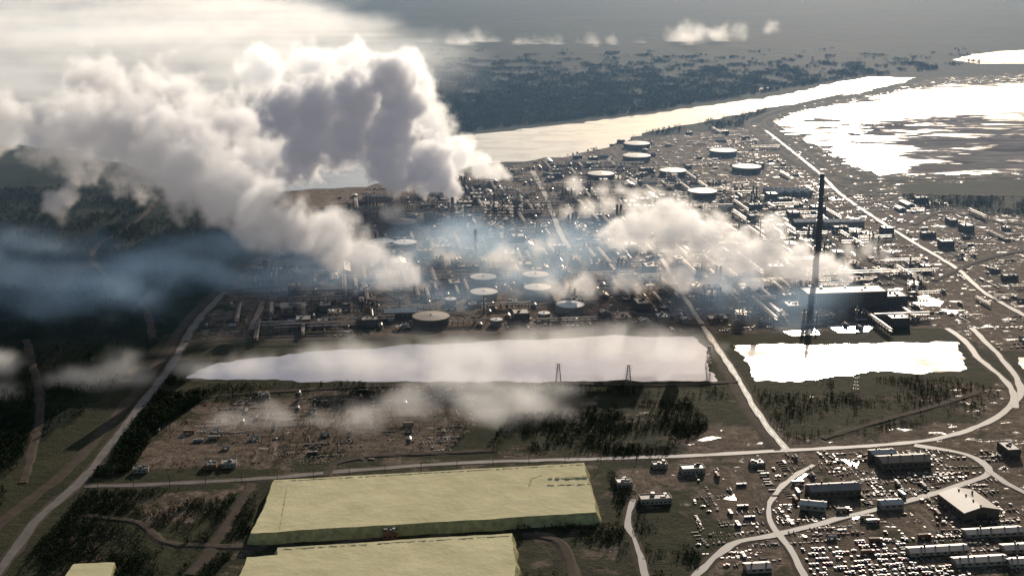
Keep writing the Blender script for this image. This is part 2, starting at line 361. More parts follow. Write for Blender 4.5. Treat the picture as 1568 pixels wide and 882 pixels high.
def sulphur(top,h,nm='sulphur_block',extra=None):
    def GT(u,v):
        d=ray(u,v); t=(H-h)/-d[2]; return (d[0]*t,d[1]*t)
    T=rough_poly([GT(*p) for p in top],4,1.1,3); cx=sum(p[0] for p in T)/len(T); cy=sum(p[1] for p in T)/len(T)
    n=len(T); B=[]
    for i,(x,y) in enumerate(T):
        a=T[i-1];b=T[(i+1)%n]; L=math.hypot(b[0]-a[0],b[1]-a[1]); nxx,nyy=(b[1]-a[1])/L,-(b[0]-a[0])/L
        if (x-cx)*nxx+(y-cy)*nyy<0: nxx,nyy=-nxx,-nyy
        k=h*(.45+.25*mnoise.noise((x*.06,y*.06,1)))
        B.append((x+nxx*k,y+nyy*k))
    mb=MB()
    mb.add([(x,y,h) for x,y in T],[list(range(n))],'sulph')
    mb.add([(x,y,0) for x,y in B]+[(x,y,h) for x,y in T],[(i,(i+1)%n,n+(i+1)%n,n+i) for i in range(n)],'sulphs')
    if extra:
        for (p,q,w,hh) in extra:
            a=GT(*p);b=GT(*q); L=math.hypot(b[0]-a[0],b[1]-a[1]); k=max(1,int(L/3))
            for i in range(k):
                t=(i+.5)/k; 
                if random.random()<.2: continue
                mb.box(a[0]+(b[0]-a[0])*t,a[1]+(b[1]-a[1])*t+random.uniform(-.5,.5),h,L/k+.4,w*random.uniform(.5,1.2),hh*random.uniform(.2,1.1),'sdirt',rot=math.atan2(b[1]-a[1],b[0]-a[0])+random.uniform(-.15,.15))
    o=mb.obj(nm)
    bm=bmesh.new(); bm.from_mesh(o.data); bmesh.ops.recalc_face_normals(bm,faces=bm.faces); bm.to_mesh(o.data); bm.free()
    return o
sulphur([(420,735),(895,708),(913,784),(386,816)],9,extra=[((422,737),(892,711),1.2,.4),((440,742),(428,810),1.,.2),((840,733),(898,731),4,1.2),((838,743),(905,741),2,.6),((810,745),(814,733),1.2,.3),((814,733),(830,727),1.2,.3)])
sulphur([(425,838),(785,816),(790,930),(330,960),(378,852),(424,849)],9,extra=[((430,841),(780,820),1.2,.4)])
sulphur([(112,864),(172,861),(165,900),(90,900)],6)
def v_shed(w,l,h,rh,wall,roof):
    mb=MB(); mb.gable(w,l,h,rh,wall,roof)
    mb.box(0,-l/2-.06,0,w*.28,.12,h*.75,'dark')
    for i in range(int(l/6)):
        y=-l/2+3+i*6
        for sx in (-1,1): mb.box(sx*(w/2+.05),y,h*.45,.1,2.4,1.3,'glass')
        if i%2==0: mb.box(0,y,h+rh-.1,1.2,1.2,1.1,'steel')
    mb.box(w*.25,l*.2,h,1.2,1.2,rh+1.5,'dark')
    return mb
def v_flat(w,l,h,wall,roof):
    mb=MB(); mb.box(0,0,0,w,l,h,wall,top=roof)
    for (x,y,a,b) in ((0,-l/2+.2,w,.4),(0,l/2-.2,w,.4),(-w/2+.2,0,.4,l-.8),(w/2-.2,0,.4,l-.8)): mb.box(x,y,h,a,b,.7,wall)
    z=1.2
    while z+1.6<h:
        for i in range(int(w/4)):
            mb.box(-w/2+2+i*4,-l/2-.05,z,2.2,.1,1.3,'glass'); mb.box(-w/2+2+i*4,l/2+.05,z,2.2,.1,1.3,'glass')
        z+=3.6
    for i in range(random.randint(2,5)):
        mb.box(random.uniform(-.35,.35)*w,random.uniform(-.35,.35)*l,h,random.uniform(1.5,4),random.uniform(1.5,4),random.uniform(1,2.5),random.choice(['steel','roofl','dark']))
    return mb
def v_process(w,l,levels,hh=4.2):
    mb=MB(); nxx=max(2,int(w/7)); nyy=max(2,int(l/7))
    for i in range(nxx+1):
        for j in range(nyy+1):
            mb.box(-w/2+i*w/nxx,-l/2+j*l/nyy,0,.6,.6,levels*hh,'dark')
    for k in range(1,levels+1):
        mb.box(0,0,k*hh-.3,w+1,l+1,.35,random.choice(['dark','rust','steel','conc']))
        for (x,y,a,b) in ((0,-l/2-.4,w,.1),(-w/2-.4,0,.1,l)): mb.box(x,y,k*hh+.9,a,b,.12,'steel')
        for q in range(random.randint(3,6)):
            x,y=random.uniform(-.4,.4)*w,random.uniform(-.4,.4)*l
            if random.random()<.4: mb.cyl(x,y,k*hh+.05,random.uniform(.8,1.8),random.uniform(1.5,3.2),random.choice(['pipe','steel','rust']),10,dome=.6)
            else: mb.hcyl(x-3,y,x+3,y,k*hh+1.6,random.uniform(.7,1.4),random.choice(['pipe','steel','white']))
    for q in range(random.randint(0,2)):
        mb.cyl(random.uniform(-.4,.4)*w,l*random.uniform(.5,.7),0,random.uniform(1,2),levels*hh*random.uniform(1,1.5),random.choice(['steel','pipe','rust']),12,dome=1.2)
    for i in range(nxx):
        x0=-w/2+i*w/nxx;x1=x0+w/nxx
        for k in range(levels): mb.beam((x0,-l/2,k*hh),(x1,-l/2,(k+1)*hh),.25,'dark')
    return mb
def v_column(n):
    mb=MB()
    for i in range(n):
        x=i*7-(n-1)*3.5; y=random.uniform(-3,3); r=random.uniform(1.,2.2); h=random.uniform(9,24)
        k=random.choice(['steel','pipe','rust','steel'])
        mb.cyl(x,y,0,r*1.25,3,'conc',14); mb.cyl(x,y,3,r,h*.6,k,14); mb.cyl(x,y,3+h*.6,r*.85,h*.4,k,14,dome=r*.6)
        z=7
        while z<h: mb.cyl(x,y,z,r+1.1,.25,'dark',12); mb.cyl(x,y,z+1.1,r+1.1,.1,'dark',12); z+=6
        mb.beam((x+r+.4,y,0),(x+r+.4,y,h+3),.5,'dark'); mb.beam((x-r-.3,y,h*.9),(x-r-.3,y,2),.5,'pipe')
    mb.hcyl(-n*4,-6,n*4,-6,3,1.3,'pipe'); mb.box(-n*2.5,-6,0,1,2,2,'conc'); mb.box(n*2.5,-6,0,1,2,2,'conc')
    return mb
def v_rack(L,w=7):
    mb=MB(); n=int(L/9)
    for i in range(n+1):
        x=-L/2+i*L/n
        for y in (-w/2,w/2): mb.box(x,y,0,.5,.5,8,'dark')
        for z in (4,7.4): mb.box(x,0,z,.4,w-.5,.4,'dark')
    for z in (4.4,7.8):
        for j in range(6):
            if random.random()<.85: mb.hcyl(-L/2,-w/2+1+j*(w-2)/5,L/2,-w/2+1+j*(w-2)/5,z+.45,random.uniform(.2,.5),random.choice(['pipe','steel','rust','steel']),6)
    return mb
def v_tank(r,h,roof='white',wall='wall'):
    mb=MB(); n=36
    mb.cyl(0,0,0,r+1.2,.5,'conc',n); mb.cyl(0,0,.5,r,h-.5,wall,n,top=roof,dome=r*.06)
    mb.cyl(0,0,h*.93,r+.25,.5,wall,n,r2=r+.25,top=wall)
    mb.cyl(0,0,h+.02,r*.985,.12,roof,n,top=roof,dome=r*.06)
    for i in range(14):
        a=-2.2+i*.1; mb.box((r+.6)*math.cos(a),(r+.6)*math.sin(a),.5+i*(h-.5)/14,1.2,1.2,.3,'dark',rot=a)
    for i in range(n):
        a=2*math.pi*i/n; b=2*math.pi*(i+1)/n
        if i%2==0: mb.beam((r*.99*math.cos(a),r*.99*math.sin(a),h+1.1),(r*.99*math.cos(b),r*.99*math.sin(b),h+1.1),.12,'steel')
    mb.cyl(0,0,h+r*.06,.8,1.2,'steel',8)
    return mb
def v_skid():
    mb=MB()
    mb.box(0,0,0,12,5,.6,'conc')
    mb.hcyl(-5,0,5,0,3,1.7,random.choice(['pipe','white','steel'])); mb.box(-3,0,.6,.8,2.6,1.2,'dark'); mb.box(3,0,.6,.8,2.6,1.2,'dark')
    mb.box(4,3.2,0,3,2,2.4,'walld'); mb.cyl(-4,3,0,.8,5,'steel',8,dome=.4)
    return mb
def v_trailer(c):
    mb=MB(); mb.box(0,0,.8,12,3.4,2.3,c,top='roofg')
    for i in range(4): mb.box(-4.5+i*2.7,-1.73,1.6,1.2,.06,.8,'glass')
    mb.box(0,0,.2,11,2.4,.6,'dark'); mb.box(5,-2.4,0,1.6,1.2,.8,'steel'); mb.box(2,0,3.1,1.4,1.2,.5,'steel')
    return mb
lib={'sheds':[],'flat':[],'proc':[],'colm':[],'rack':[],'skid':[],'trail':[]}
for (w,l,h,rh,a,b) in [(16,32,6,2.5,'wall','roofl'),(13,22,5,2.,'walld','roofg'),(20,40,8,3,'walld','roofl'),(11,18,5,2,'rust','roofd'),(17,50,7,2.5,'wall','roofg')]:
    lib['sheds'].append(v_shed(w,l,h,rh,a,b).mesh('shed'))
for (w,l,h,a,b) in [(20,14,6,'wall','roofl'),(28,16,9,'walld','roofd'),(16,12,4.5,'conc','roofg'),(24,20,11,'walld','roofg'),(12,10,4,'rust','roofl')]:
    lib['flat'].append(v_flat(w,l,h,a,b).mesh('flat'))
for p in [(22,16,2),(30,14,2),(18,18,3),(26,20,2),(36,12,1),(14,14,4),(20,12,1),(28,20,3)]: lib['proc'].append(v_process(*p).mesh('process_unit'))
for p in (1,2,1,4,3): lib['colm'].append(v_column(p).mesh('columns'))
for p in (45,70,90): lib['rack'].append(v_rack(p).mesh('pipe_rack'))
for p in range(5): lib['skid'].append(v_skid().mesh('skid'))
for c in ('wall','paint0','paint2','walld'): lib['trail'].append(v_trailer(c).mesh('trailer'))
tanks={k:v_tank(*k).mesh('tank') for k in [(19,10),(30,10,'tankg','walld'),(27,10,'roofg','walld'),(8,7,'white','wall'),(24,10,'roofd','walld')]}
occupied=[]
def put(name,me,u,v,rot=GR,sc=(1,1,1),rad=30):
    x,y=G(u,v); occupied.append((x,y,rad)); return place(name,me,(x,y,0),rot,sc)
for u,v in [(740,434),(820,430),(741,457),(823,450),(873,477)]: put('storage_tank',tanks[(19,10)],u,v,rad=30)
for u,v in [(975,226),(975,245),(1107,237),(1143,262)]: put('storage_tank',tanks[(30,10,'tankg','walld')],u,v,rad=45)
for u,v in [(920,273),(1030,268),(615,348),(1075,300)]: put('storage_tank',tanks[(27,10,'roofg','walld')],u,v,rad=42)
for u,v in [(620,380),(585,378),(660,495)]: put('storage_tank',tanks[(24,10,'roofd','walld')] if u>650 else tanks[(19,10)],u,v,rad=32)
for u,v in [(760,497),(833,487),(690,465),(1170,345),(1195,350)]: put('storage_tank',tanks[(8,7,'white','wall')],u,v,rad=16)
def height_at(ub,vb,vt):
    x,y=G(ub,vb); d=ray(ub,vt); return H+d[2]*(y/d[1])
def stack(name,u,v,vt,r0,r1,k='dark'):
    x,y=G(u,v); h=height_at(u,v,vt); mb=MB(); n=24
    mb.cyl(0,0,0,r0*1.5,6,'conc',n)
    seg=10
    for i in range(seg):
        a=r0+(r1-r0)*(i/seg); b=r0+(r1-r0)*((i+1)/seg)
        mb.cyl(0,0,6+(h-6)*i/seg,a,(h-6)/seg,k,n,r2=b)
    for f in (.5,.75,.94):
        rr=r0+(r1-r0)*f; mb.cyl(0,0,h*f,rr+.9,.35,'steel',n); mb.cyl(0,0,h*f+1.3,rr+.9,.12,'steel',n)
    mb.cyl(0,0,h,r1*1.12,1.2,'conc',n,top='dark'); mb.beam((r0+.6,0,0),(r1+.6,0,h),.7,'steel')
    occupied.append((x,y,25)); return mb.obj(name,(x,y,0))
stack('smokestack',1251,408,267,4.4,3.2)
stack('smokestack',693,352,303,3,2,'rust'); stack('smokestack',728,395,352,2.6,1.9,'steel'); stack('flare_stack',1003,330,295,1.2,.8)
stack('smokestack',712,350,315,2.4,1.6,'steel'); stack('flare_stack',1163,372,328,1,.7)
def shed_at(u,v,w,l,h,rh,wall,roof,rot=GR,nm='warehouse',rad=None):
    return put(nm,v_shed(w,l,h,rh,wall,roof).mesh(nm),u,v,rot,rad=rad or max(w,l)*.6)
def flat_at(u,v,w,l,h,wall,roof,rot=GR,nm='industrial_building'):
    return put(nm,v_flat(w,l,h,wall,roof).mesh(nm),u,v,rot,rad=max(w,l)*.6)
flat_at(1290,470,110,34,24,'walld','roofd',nm='powerhouse'); flat_at(1350,468,60,30,16,'walld','roofd',nm='powerhouse')
flat_at(1225,478,40,24,12,'walld','roofg')
for u in (1186,1200,1213,1226): shed_at(u,297,14,48,7,3,'wall','roofl',rot=GR+.5,nm='warehouse')
shed_at(1290,345,20,70,8,3,'wall','roofl',rot=GR+1.57); shed_at(1240,345,20,60,8,3,'walld','roofl',rot=GR+1.57)
shed_at(1482,780,34,44,8,4,'walld','roofg',rot=GR+.1)
shed_at(1382,712,20,48,7,3,'walld','roofd',rot=GR+1.57); shed_at(1275,756,18,46,7,3,'walld','roofg',rot=GR+1.57)
shed_at(1245,778,12,22,5,2,'wall','roofl',rot=GR+1.2); shed_at(1363,776,12,20,5,2,'wall','roofl',rot=GR+1.57)
shed_at(1350,700,12,24,6,2,'walld','roofl',rot=GR+1.57)
for k,(u,v,l) in enumerate([(1520,818,50),(1435,846,50),(1500,862,44),(1570,842,40),(1160,872,20),(1570,864,30)]):
    shed_at(u,v,12,l,4,1.6,'wall','roofg',rot=GR+1.57,nm='site_office')
flat_at(1003,768,28,12,5,'wall','roofd'); flat_at(955,743,14,12,5,'wall','roofg'); flat_at(1060,722,22,12,5,'wall','roofg')
flat_at(1010,715,14,8,4,'wall','roofg'); flat_at(404,608,12,7,4,'wall','roofl'); flat_at(351,712,14,14,4,'wall','roofg')
flat_at(322,716,12,9,4,'rust','roofl'); flat_at(216,722,14,7,4,'wall','roofg')
flat_at(597,822,12,8,6,'rust','roofd')
for (u,v,h) in [(752,345,40),(775,345,36),(760,368,30),(700,335,24),(790,325,30)]:
    put('coker_unit',v_process(24,20,int(h/5.5),5.5).mesh('coker_unit'),u,v,rad=20)
rc=np.array(road_cells)
def free(x,y,r):
    if np.any((rc[:,0]-x)**2+(rc[:,1]-y)**2<(rc[:,2]+r*.8)**2): return False
    for ox,oy,orr in occupied:
        if (ox-x)**2+(oy-y)**2<(r*.8+orr*.8)**2: return False
    return True
c7,s7=math.cos(GR),math.sin(GR)
names={'sheds':'warehouse','flat':'industrial_building','proc':'process_unit','colm':'distillation_column','rack':'pipe_rack','skid':'pressure_vessel','trail':'office_trailer'}
rads={'sheds':20,'flat':14,'proc':18,'colm':14,'rack':9,'skid':8,'trail':9}
def fill(poly,n,weights,seed,ban=(),smin=.8,smax=1.15,thr=-.25):
    rnd=random.Random(seed); xs_=[p[0] for p in poly]; ys_=[p[1] for p in poly]; cnt=0
    for _ in range(n):
        x=rnd.uniform(min(xs_),max(xs_)); y=rnd.uniform(min(ys_),max(ys_))
        a=x*c7+y*s7; b=-x*s7+y*c7; a=round(a/14)*14+rnd.uniform(-1,1); b=round(b/12)*12+rnd.uniform(-1,1)
        x=a*c7-b*s7; y=a*s7+b*c7
        if (a%126)<12 or (b%108)<12: continue
        if not inp(x,y,poly) or any(inp(x,y,q) for q in ban): continue
        if mnoise.noise((x*.012,y*.012,seed*3.1))<thr: continue
        k=rnd.choices(list(weights),list(weights.values()))[0]; r=rads[k]
        if not free(x,y,r): continue
        occupied.append((x,y,r)); me=rnd.choice(lib[k]); s=rnd.uniform(smin,smax)
        place(names[k],me,(x,y,0),GR+rnd.choice([0,math.pi/2]),(s,s,s)); cnt+=1
    return cnt
core=GP([(350,510),(400,400),(560,310),(780,262),(900,245),(1060,270),(1280,330),(1420,420),(1400,500),(1090,500),(1000,497)])
print('core',fill(core,9000,{'proc':4,'colm':2,'rack':6,'skid':9,'flat':5,'sheds':3},1))
print('outer',fill(plant,1800,{'sheds':2,'flat':3,'skid':3,'trail':3,'rack':2},2,ban=[core],smin=.6,smax=1.,thr=-.05))
print('yard',fill(yard,40,{'trail':4,'skid':3},3,smin=.6,smax=.9))
r2=GP([(1060,715),(1200,705),(1180,690),(1560,690),(1568,882),(1240,882),(1070,870)])
park=GP([(1225,838),(1400,822),(1480,882),(1480,905),(1240,905)])
print('right',fill(r2,200,{'trail':5,'skid':3,'flat':1.5},4,ban=[park],smin=.6,smax=.9,thr=-.1))
def car(kind,c):
    mb=MB()
    if kind=='car':
        prof=[(-2.2,.35),(-2.2,.85),(-1.4,.95),(-.9,1.45),(.6,1.45),(1.2,.95),(2.2,.8),(2.2,.35)]; w=.9
    else:
        prof=[(-2.7,.5),(-2.7,1.15),(-.6,1.15),(-.5,1.85),(.8,1.85),(1.3,1.2),(2.7,1.1),(2.7,.5)]; w=1.0
    n=len(prof); vs=[(x,-w,z) for x,z in prof]+[(x,w,z) for x,z in prof]
    mb.add(vs,[(i,(i+1)%n,n+(i+1)%n,n+i)[::-1] for i in range(n)]+[tuple(range(n)),tuple(range(n,2*n))[::-1]],c)
    mb.box(-.1,0,1.05,1.3,w*2+.03,.32,'glass')
    for x in (-1.4,1.4):
        for y in (-w,w): mb.hcyl(x,y-.12,x,y+.12,.36,.36,'rubber',10)
    return mb.mesh(kind)
cars=[('parked_car',car('car','paint%d'%i)) for i in range(6)]+[('pickup_truck',car('pickup','paint%d'%i)) for i in (0,1,3,4)]
def truck(c):
    mb=MB(); mb.box(-1.5,0,1.2,9,2.5,2.6,c); mb.box(4.4,0,.9,2.2,2.4,2.5,'paint3'); mb.box(5.52,0,2.1,.06,2,.9,'glass'); mb.box(0,0,.8,11,1.6,.35,'dark')
    for x in (-4.8,-3.6,1.8,4.4):
        for y in (-1.1,1.1): mb.hcyl(x,y-.2,x,y+.2,.5,.5,'rubber',10)
    return mb.mesh('truck')
trucks=[truck('paint0'),truck('rust'),truck('wall')]
rnd=random.Random(5)
for row in range(-30,60):
    b=980+row*9.
    for k in range(-40,140):
        a=k*2.9+180
        x=a*c7-b*s7; y=a*s7+b*c7
        if inp(x,y,park) and rnd.random()<.6 and free(x,y,2):
            nm,me=rnd.choice(cars); place(nm,me,(x,y,.05),GR+math.pi/2+rnd.uniform(-.03,.03))
for poly,n in ((yard,30),(r2,90),(plant,100)):
    for _ in range(n):
        x=rnd.uniform(min(p[0] for p in poly),max(p[0] for p in poly)); y=rnd.uniform(min(p[1] for p in poly),max(p[1] for p in poly))
        if inp(x,y,poly) and free(x,y,5):
            rr=GR+rnd.choice([0,1.57])+rnd.uniform(-.1,.1)
            if rnd.random()<.5: place('truck',rnd.choice(trucks),(x,y,.05),rr); occupied.append((x,y,6))
            else:
                nm,me=rnd.choice(cars); place(nm,me,(x,y,.05),rr); occupied.append((x,y,3))
mb=MB(); nrow=0
for poly,n,sc0 in ((yard,90,.7),(r2,170,.8),(plant,900,1.)):
    x0,x1=min(p[0] for p in poly),max(p[0] for p in poly); y0,y1=min(p[1] for p in poly),max(p[1] for p in poly)
    for _ in range(n*3):
        x=random.uniform(x0,x1); y=random.uniform(y0,y1)
        if not inp(x,y,poly) or mnoise.noise((x*.012,y*.012,9))<-.12: continue
        nrow+=1
        ang=GR+random.choice([0,0,math.pi/2])+random.uniform(-.08,.08); k=random.choice(['rust','steel','conc','dark','roofd','walld','rust','pipe','roofg','dark']); w0=random.uniform(1.5,5)*sc0; l0=random.uniform(1.,3)*sc0; h0=random.uniform(.6,2.2)*sc0; gap=w0*random.uniform(1.1,1.8)
        for i in range(random.randint(3,14)):
            px=x+math.cos(ang)*gap*i+random.uniform(-.5,.5); py=y+math.sin(ang)*gap*i+random.uniform(-.5,.5)
            if random.random()<.2 or not inp(px,py,poly) or np.any((rc[:,0]-px)**2+(rc[:,1]-py)**2<rc[:,2]**2): continue
            kk=k if random.random()<.7 else random.choice(['rust','dark','conc','steel'])
            if l0<1.6*sc0: mb.hcyl(px,py,px+math.cos(ang+1.57)*w0*1.6,py+math.sin(ang+1.57)*w0*1.6,h0*.4,h0*.4,kk,6)
            else: mb.box(px,py,0,w0*random.uniform(.6,1.1),l0*random.uniform(.6,1.3),h0*random.uniform(.4,1.2),kk,rot=ang+random.uniform(-.1,.1))
mb.obj('yard_debris'); print('rows',nrow)
def pylon(h):
    mb=MB(); b=3.2; t=.8
    def c(z): 
        f=z/h; w=b+(t-b)*f; return [(w,w,z),(-w,w,z),(-w,-w,z),(w,-w,z)]
    lv=[c(h*i/6) for i in range(7)]
    for i in range(6):
        for j in range(4):
            mb.beam(lv[i][j],lv[i+1][j],.35,'steel'); mb.beam(lv[i][j],lv[i+1][(j+1)%4],.2,'steel'); mb.beam(lv[i+1][j],lv[i+1][(j+1)%4],.2,'steel')
    for z in (.72,.85,.97): mb.beam((-4,0,h*z),(4,0,h*z),.35,'steel')
    return mb
pm=pylon(24).mesh('transmission_tower')
for u,v in [(855,588),(962,590),(1030,470),(1085,560),(1310,600)]: put('transmission_tower',pm,u,v,rad=5)
mbp=MB(); mbp.cyl(0,0,0,.25,12,'bark',6); mbp.beam((-1.5,0,11),(1.5,0,11),.2,'bark'); pole=mbp.mesh('utility_pole')
for i in range(16):
    put('utility_pole',pole,150+i*55,752-i*3.0,rad=2)
def tree_proto(seed):
    rnd=np.random.RandomState(seed); V=[];Fc=[]
    tv=[(.05,0,0),(-.03,.04,0),(-.03,-.04,0),(0,0,.7)]; V+=tv; Fc+=[(0,1,3),(1,2,3),(2,0,3)]; o=4
    con=seed%3==0
    for i in range(34):
        if con:
            z=rnd.uniform(.12,1.0); r=(1.05-z)*.32*rnd.uniform(.5,1.1)
        else:
            z=rnd.uniform(.2,1.0); r=.5*math.sqrt(max(0,1-((z-.58)/.45)**2))*rnd.uniform(.5,1.05)
        a=rnd.uniform(0,6.28); c=np.array([r*math.cos(a),r*math.sin(a),z]); s=rnd.uniform(.1,.2)
        e=rnd.normal(size=(3,3)); e/=np.linalg.norm(e,axis=1)[:,None]
        for k in range(3): V.append(tuple(c+e[k]*s))
        Fc.append((o,o+1,o+2)); o+=3
    return np.array(V),np.array(Fc)
protos=[tree_proto(i) for i in range(6)]
def forest(name,poly,n,hmin,hmax,seed,thr=-.1,ban=(),fade=None,wide=1.):
    rs=np.random.RandomState(seed)
    x=rs.uniform(min(p[0] for p in poly),max(p[0] for p in poly),n*4); y=rs.uniform(min(p[1] for p in poly),max(p[1] for p in poly),n*4)
    k=inpoly(x,y,poly)
    for b in ban: k&=~inpoly(x,y,b)
    x,y=x[k],y[k]
    k=np.array([mnoise.fractal((a*.012,b*.012,seed),1,2,4)>thr+rs.uniform(-.25,.25)+(max(0,(b-fade[0])/fade[1]) if fade else 0) for a,b in zip(x,y)],bool)
    x,y=x[k][:n],y[k][:n]
    keep=np.array([not np.any((rc[:,0]-a)**2+(rc[:,1]-b)**2<(rc[:,2]+1)**2) for a,b in zip(x,y)],bool); x,y=x[keep],y[keep]
    Vs=[];Fs=[];o=0
    for i in range(len(x)):
        V,Fc=protos[rs.randint(6)]; h=rs.uniform(hmin,hmax); a=rs.uniform(0,6.28); c,s=math.cos(a),math.sin(a)
        W=V*np.array([h*wide,h*wide,h]); W=np.stack([W[:,0]*c-W[:,1]*s+x[i],W[:,0]*s+W[:,1]*c+y[i],W[:,2]],-1)
        Vs.append(W);Fs.append(Fc+o);o+=len(V)
    if not Vs: return
    me=fastmesh(name,np.concatenate(Vs),np.concatenate(Fs),3); me.materials.append(M['leaf']); place(name,me,(0,0,0))
    print(name,len(x))
W1=ponds['pond'];W2=ponds['pond2']; rv=GP(river)
forest('tree_belt',GP([(740,690),(780,640),(1050,610),(1090,650),(1040,692),(900,700)]),2200,2,5,11,-.0)
forest('tree_belt',GP([(270,615),(300,590),(700,588),(1100,590),(1120,610),(760,605),(400,610)]),900,2,5,12,-.1,[W1])
forest('tree_belt',GP([(130,735),(260,580),(330,600),(240,660),(200,722)]),1500,3,7,13,-.1)
forest('tree_belt',GP([(0,900),(130,755),(400,745),(380,830),(330,880),(300,920),(0,920)]),3000,2,5,14,.0)
forest('tree_belt',GP([(790,810),(950,805),(930,720),(1010,790),(1080,860),(1050,905),(800,905)]),1500,2,5,15,0)
forest('tree_belt',GP([(1150,590),(1450,575),(1530,600),(1500,640),(1200,680)]),1200,2,4,16,.05)
forest('shrubs',yard,700,1.5,3.5,23,.1)
forest('forest',GP([(-120,740),(0,700),(120,640),(230,540),(330,440),(430,330),(420,300),(100,280),(-200,290)]),9000,4,8,17,-.2,[plant])
forest('forest',GP([(-120,860),(0,780),(60,640),(-80,640)]),900,4,8,18,-.1)
forest('forest',GP([(600,215),(1000,170),(1300,120),(1500,100),(1500,75),(500,75)]),17000,6,10,19,-.5,[rv],fade=(3900,1500),wide=1.8)
forest('forest',GP([(900,235),(1000,202),(1180,168),(1140,192),(960,212)]),1500,5,10,20,-.1,[rv])
forest('forest',GP([(1380,300),(1568,305),(1640,325),(1568,330),(1420,322)]),600,4,7,21,-.1)
def steam(name,puffs,voxel=4.,k=.05,color=(1,1,1),g=.6,em=.0,emc=(1,1,1),amp=2.,nscale=.02,warp=18.,gain=2.5,bias=0.,zmin=1.,stretch=(1,1,1),step=4.5,pad=1.3,fz=1.,smax=.15):
    P=np.array([p[:3] for p in puffs]); Rr=np.array([p[3] for p in puffs])
    padv=Rr[:,None]*pad*np.array([1,1,1/fz])
    mn=(P-padv).min(0); mx=(P+padv).max(0); mn[2]=max(zmin,mn[2])
    ng=bpy.data.node_groups.new(name,'GeometryNodeTree'); ng.interface.new_socket('Geometry',in_out='INPUT',socket_type='NodeSocketGeometry'); ng.interface.new_socket('Geometry',in_out='OUTPUT',socket_type='NodeSocketGeometry')
    nn=ng.nodes;ll=ng.links
    pos=nn.new('GeometryNodeInputPosition')
    def noise(vec,sc,det,rough=.55):
        t=nn.new('ShaderNodeTexNoise'); t.inputs['Scale'].default_value=sc; t.inputs['Detail'].default_value=det; t.inputs['Roughness'].default_value=rough; ll.new(vec,t.inputs['Vector']); return t
    w=noise(pos.outputs[0],nscale*.8,2)
    vm=nn.new('ShaderNodeVectorMath'); vm.operation='SUBTRACT'; ll.new(w.outputs['Color'],vm.inputs[0]); vm.inputs[1].default_value=(.5,.5,.5)
    vs=nn.new('ShaderNodeVectorMath'); vs.operation='MULTIPLY_ADD'; ll.new(vm.outputs[0],vs.inputs[0]); vs.inputs[1].default_value=(warp*2,)*3; ll.new(pos.outputs[0],vs.inputs[2])
    sv=nn.new('ShaderNodeVectorMath'); sv.operation='MULTIPLY'; ll.new(vs.outputs[0],sv.inputs[0]); sv.inputs[1].default_value=(1,1,fz)
    prev=None
    for p in puffs:
        d=nn.new('ShaderNodeVectorMath'); d.operation='DISTANCE'; ll.new(sv.outputs[0],d.inputs[0]); d.inputs[1].default_value=(p[0],p[1],p[2]*fz)
        a=nn.new('ShaderNodeMath'); a.operation='MULTIPLY_ADD'; ll.new(d.outputs['Value'],a.inputs[0]); a.inputs[1].default_value=-1/p[3]; a.inputs[2].default_value=1
        if prev is None: prev=a.outputs[0]
        else:
            m=nn.new('ShaderNodeMath'); m.operation='SMOOTH_MAX'; ll.new(prev,m.inputs[0]); ll.new(a.outputs[0],m.inputs[1]); m.inputs[2].default_value=smax; prev=m.outputs[0]
    st=nn.new('ShaderNodeVectorMath'); st.operation='MULTIPLY'; ll.new(vs.outputs[0],st.inputs[0]); st.inputs[1].default_value=stretch
    f=noise(st.outputs[0],nscale,6,.62)
    b=nn.new('ShaderNodeMath'); b.operation='MULTIPLY_ADD'; ll.new(f.outputs['Fac'],b.inputs[0]); b.inputs[1].default_value=amp; b.inputs[2].default_value=-amp*.5-.15+bias
    c=nn.new('ShaderNodeMath'); c.operation='ADD'; ll.new(prev,c.inputs[0]); ll.new(b.outputs[0],c.inputs[1])
    lim=nn.new('ShaderNodeMath'); lim.operation='MULTIPLY_ADD'; ll.new(prev,lim.inputs[0]); lim.inputs[1].default_value=4; lim.inputs[2].default_value=.9
    mi=nn.new('ShaderNodeMath'); mi.operation='MINIMUM'; ll.new(c.outputs[0],mi.inputs[0]); ll.new(lim.outputs[0],mi.inputs[1])
    e=nn.new('ShaderNodeMath'); e.operation='MULTIPLY'; e.use_clamp=True; ll.new(mi.outputs[0],e.inputs[0]); e.inputs[1].default_value=gain
    vc=nn.new('GeometryNodeVolumeCube'); ll.new(e.outputs[0],vc.inputs['Density']); vc.inputs['Min'].default_value=mn; vc.inputs['Max'].default_value=mx
    res=[max(8,int((mx[i]-mn[i])/(voxel if np.isscalar(voxel) else voxel[i]))) for i in range(3)]
    for i,ax in enumerate('XYZ'): vc.inputs['Resolution '+ax].default_value=res[i]
    mt=bpy.data.materials.new(name+'_vapour'); mt.use_nodes=True; nt=mt.node_tree; nt.nodes.clear()
    out=nt.nodes.new('ShaderNodeOutputMaterial'); at=nt.nodes.new('ShaderNodeAttribute'); at.attribute_name='density'
    m1=nt.nodes.new('ShaderNodeMath'); m1.operation='MULTIPLY'; m1.inputs[1].default_value=k; nt.links.new(at.outputs['Fac'],m1.inputs[0])
    sc=nt.nodes.new('ShaderNodeVolumeScatter'); sc.inputs['Color'].default_value=(*color,1); sc.inputs['Anisotropy'].default_value=g; nt.links.new(m1.outputs[0],sc.inputs['Density'])
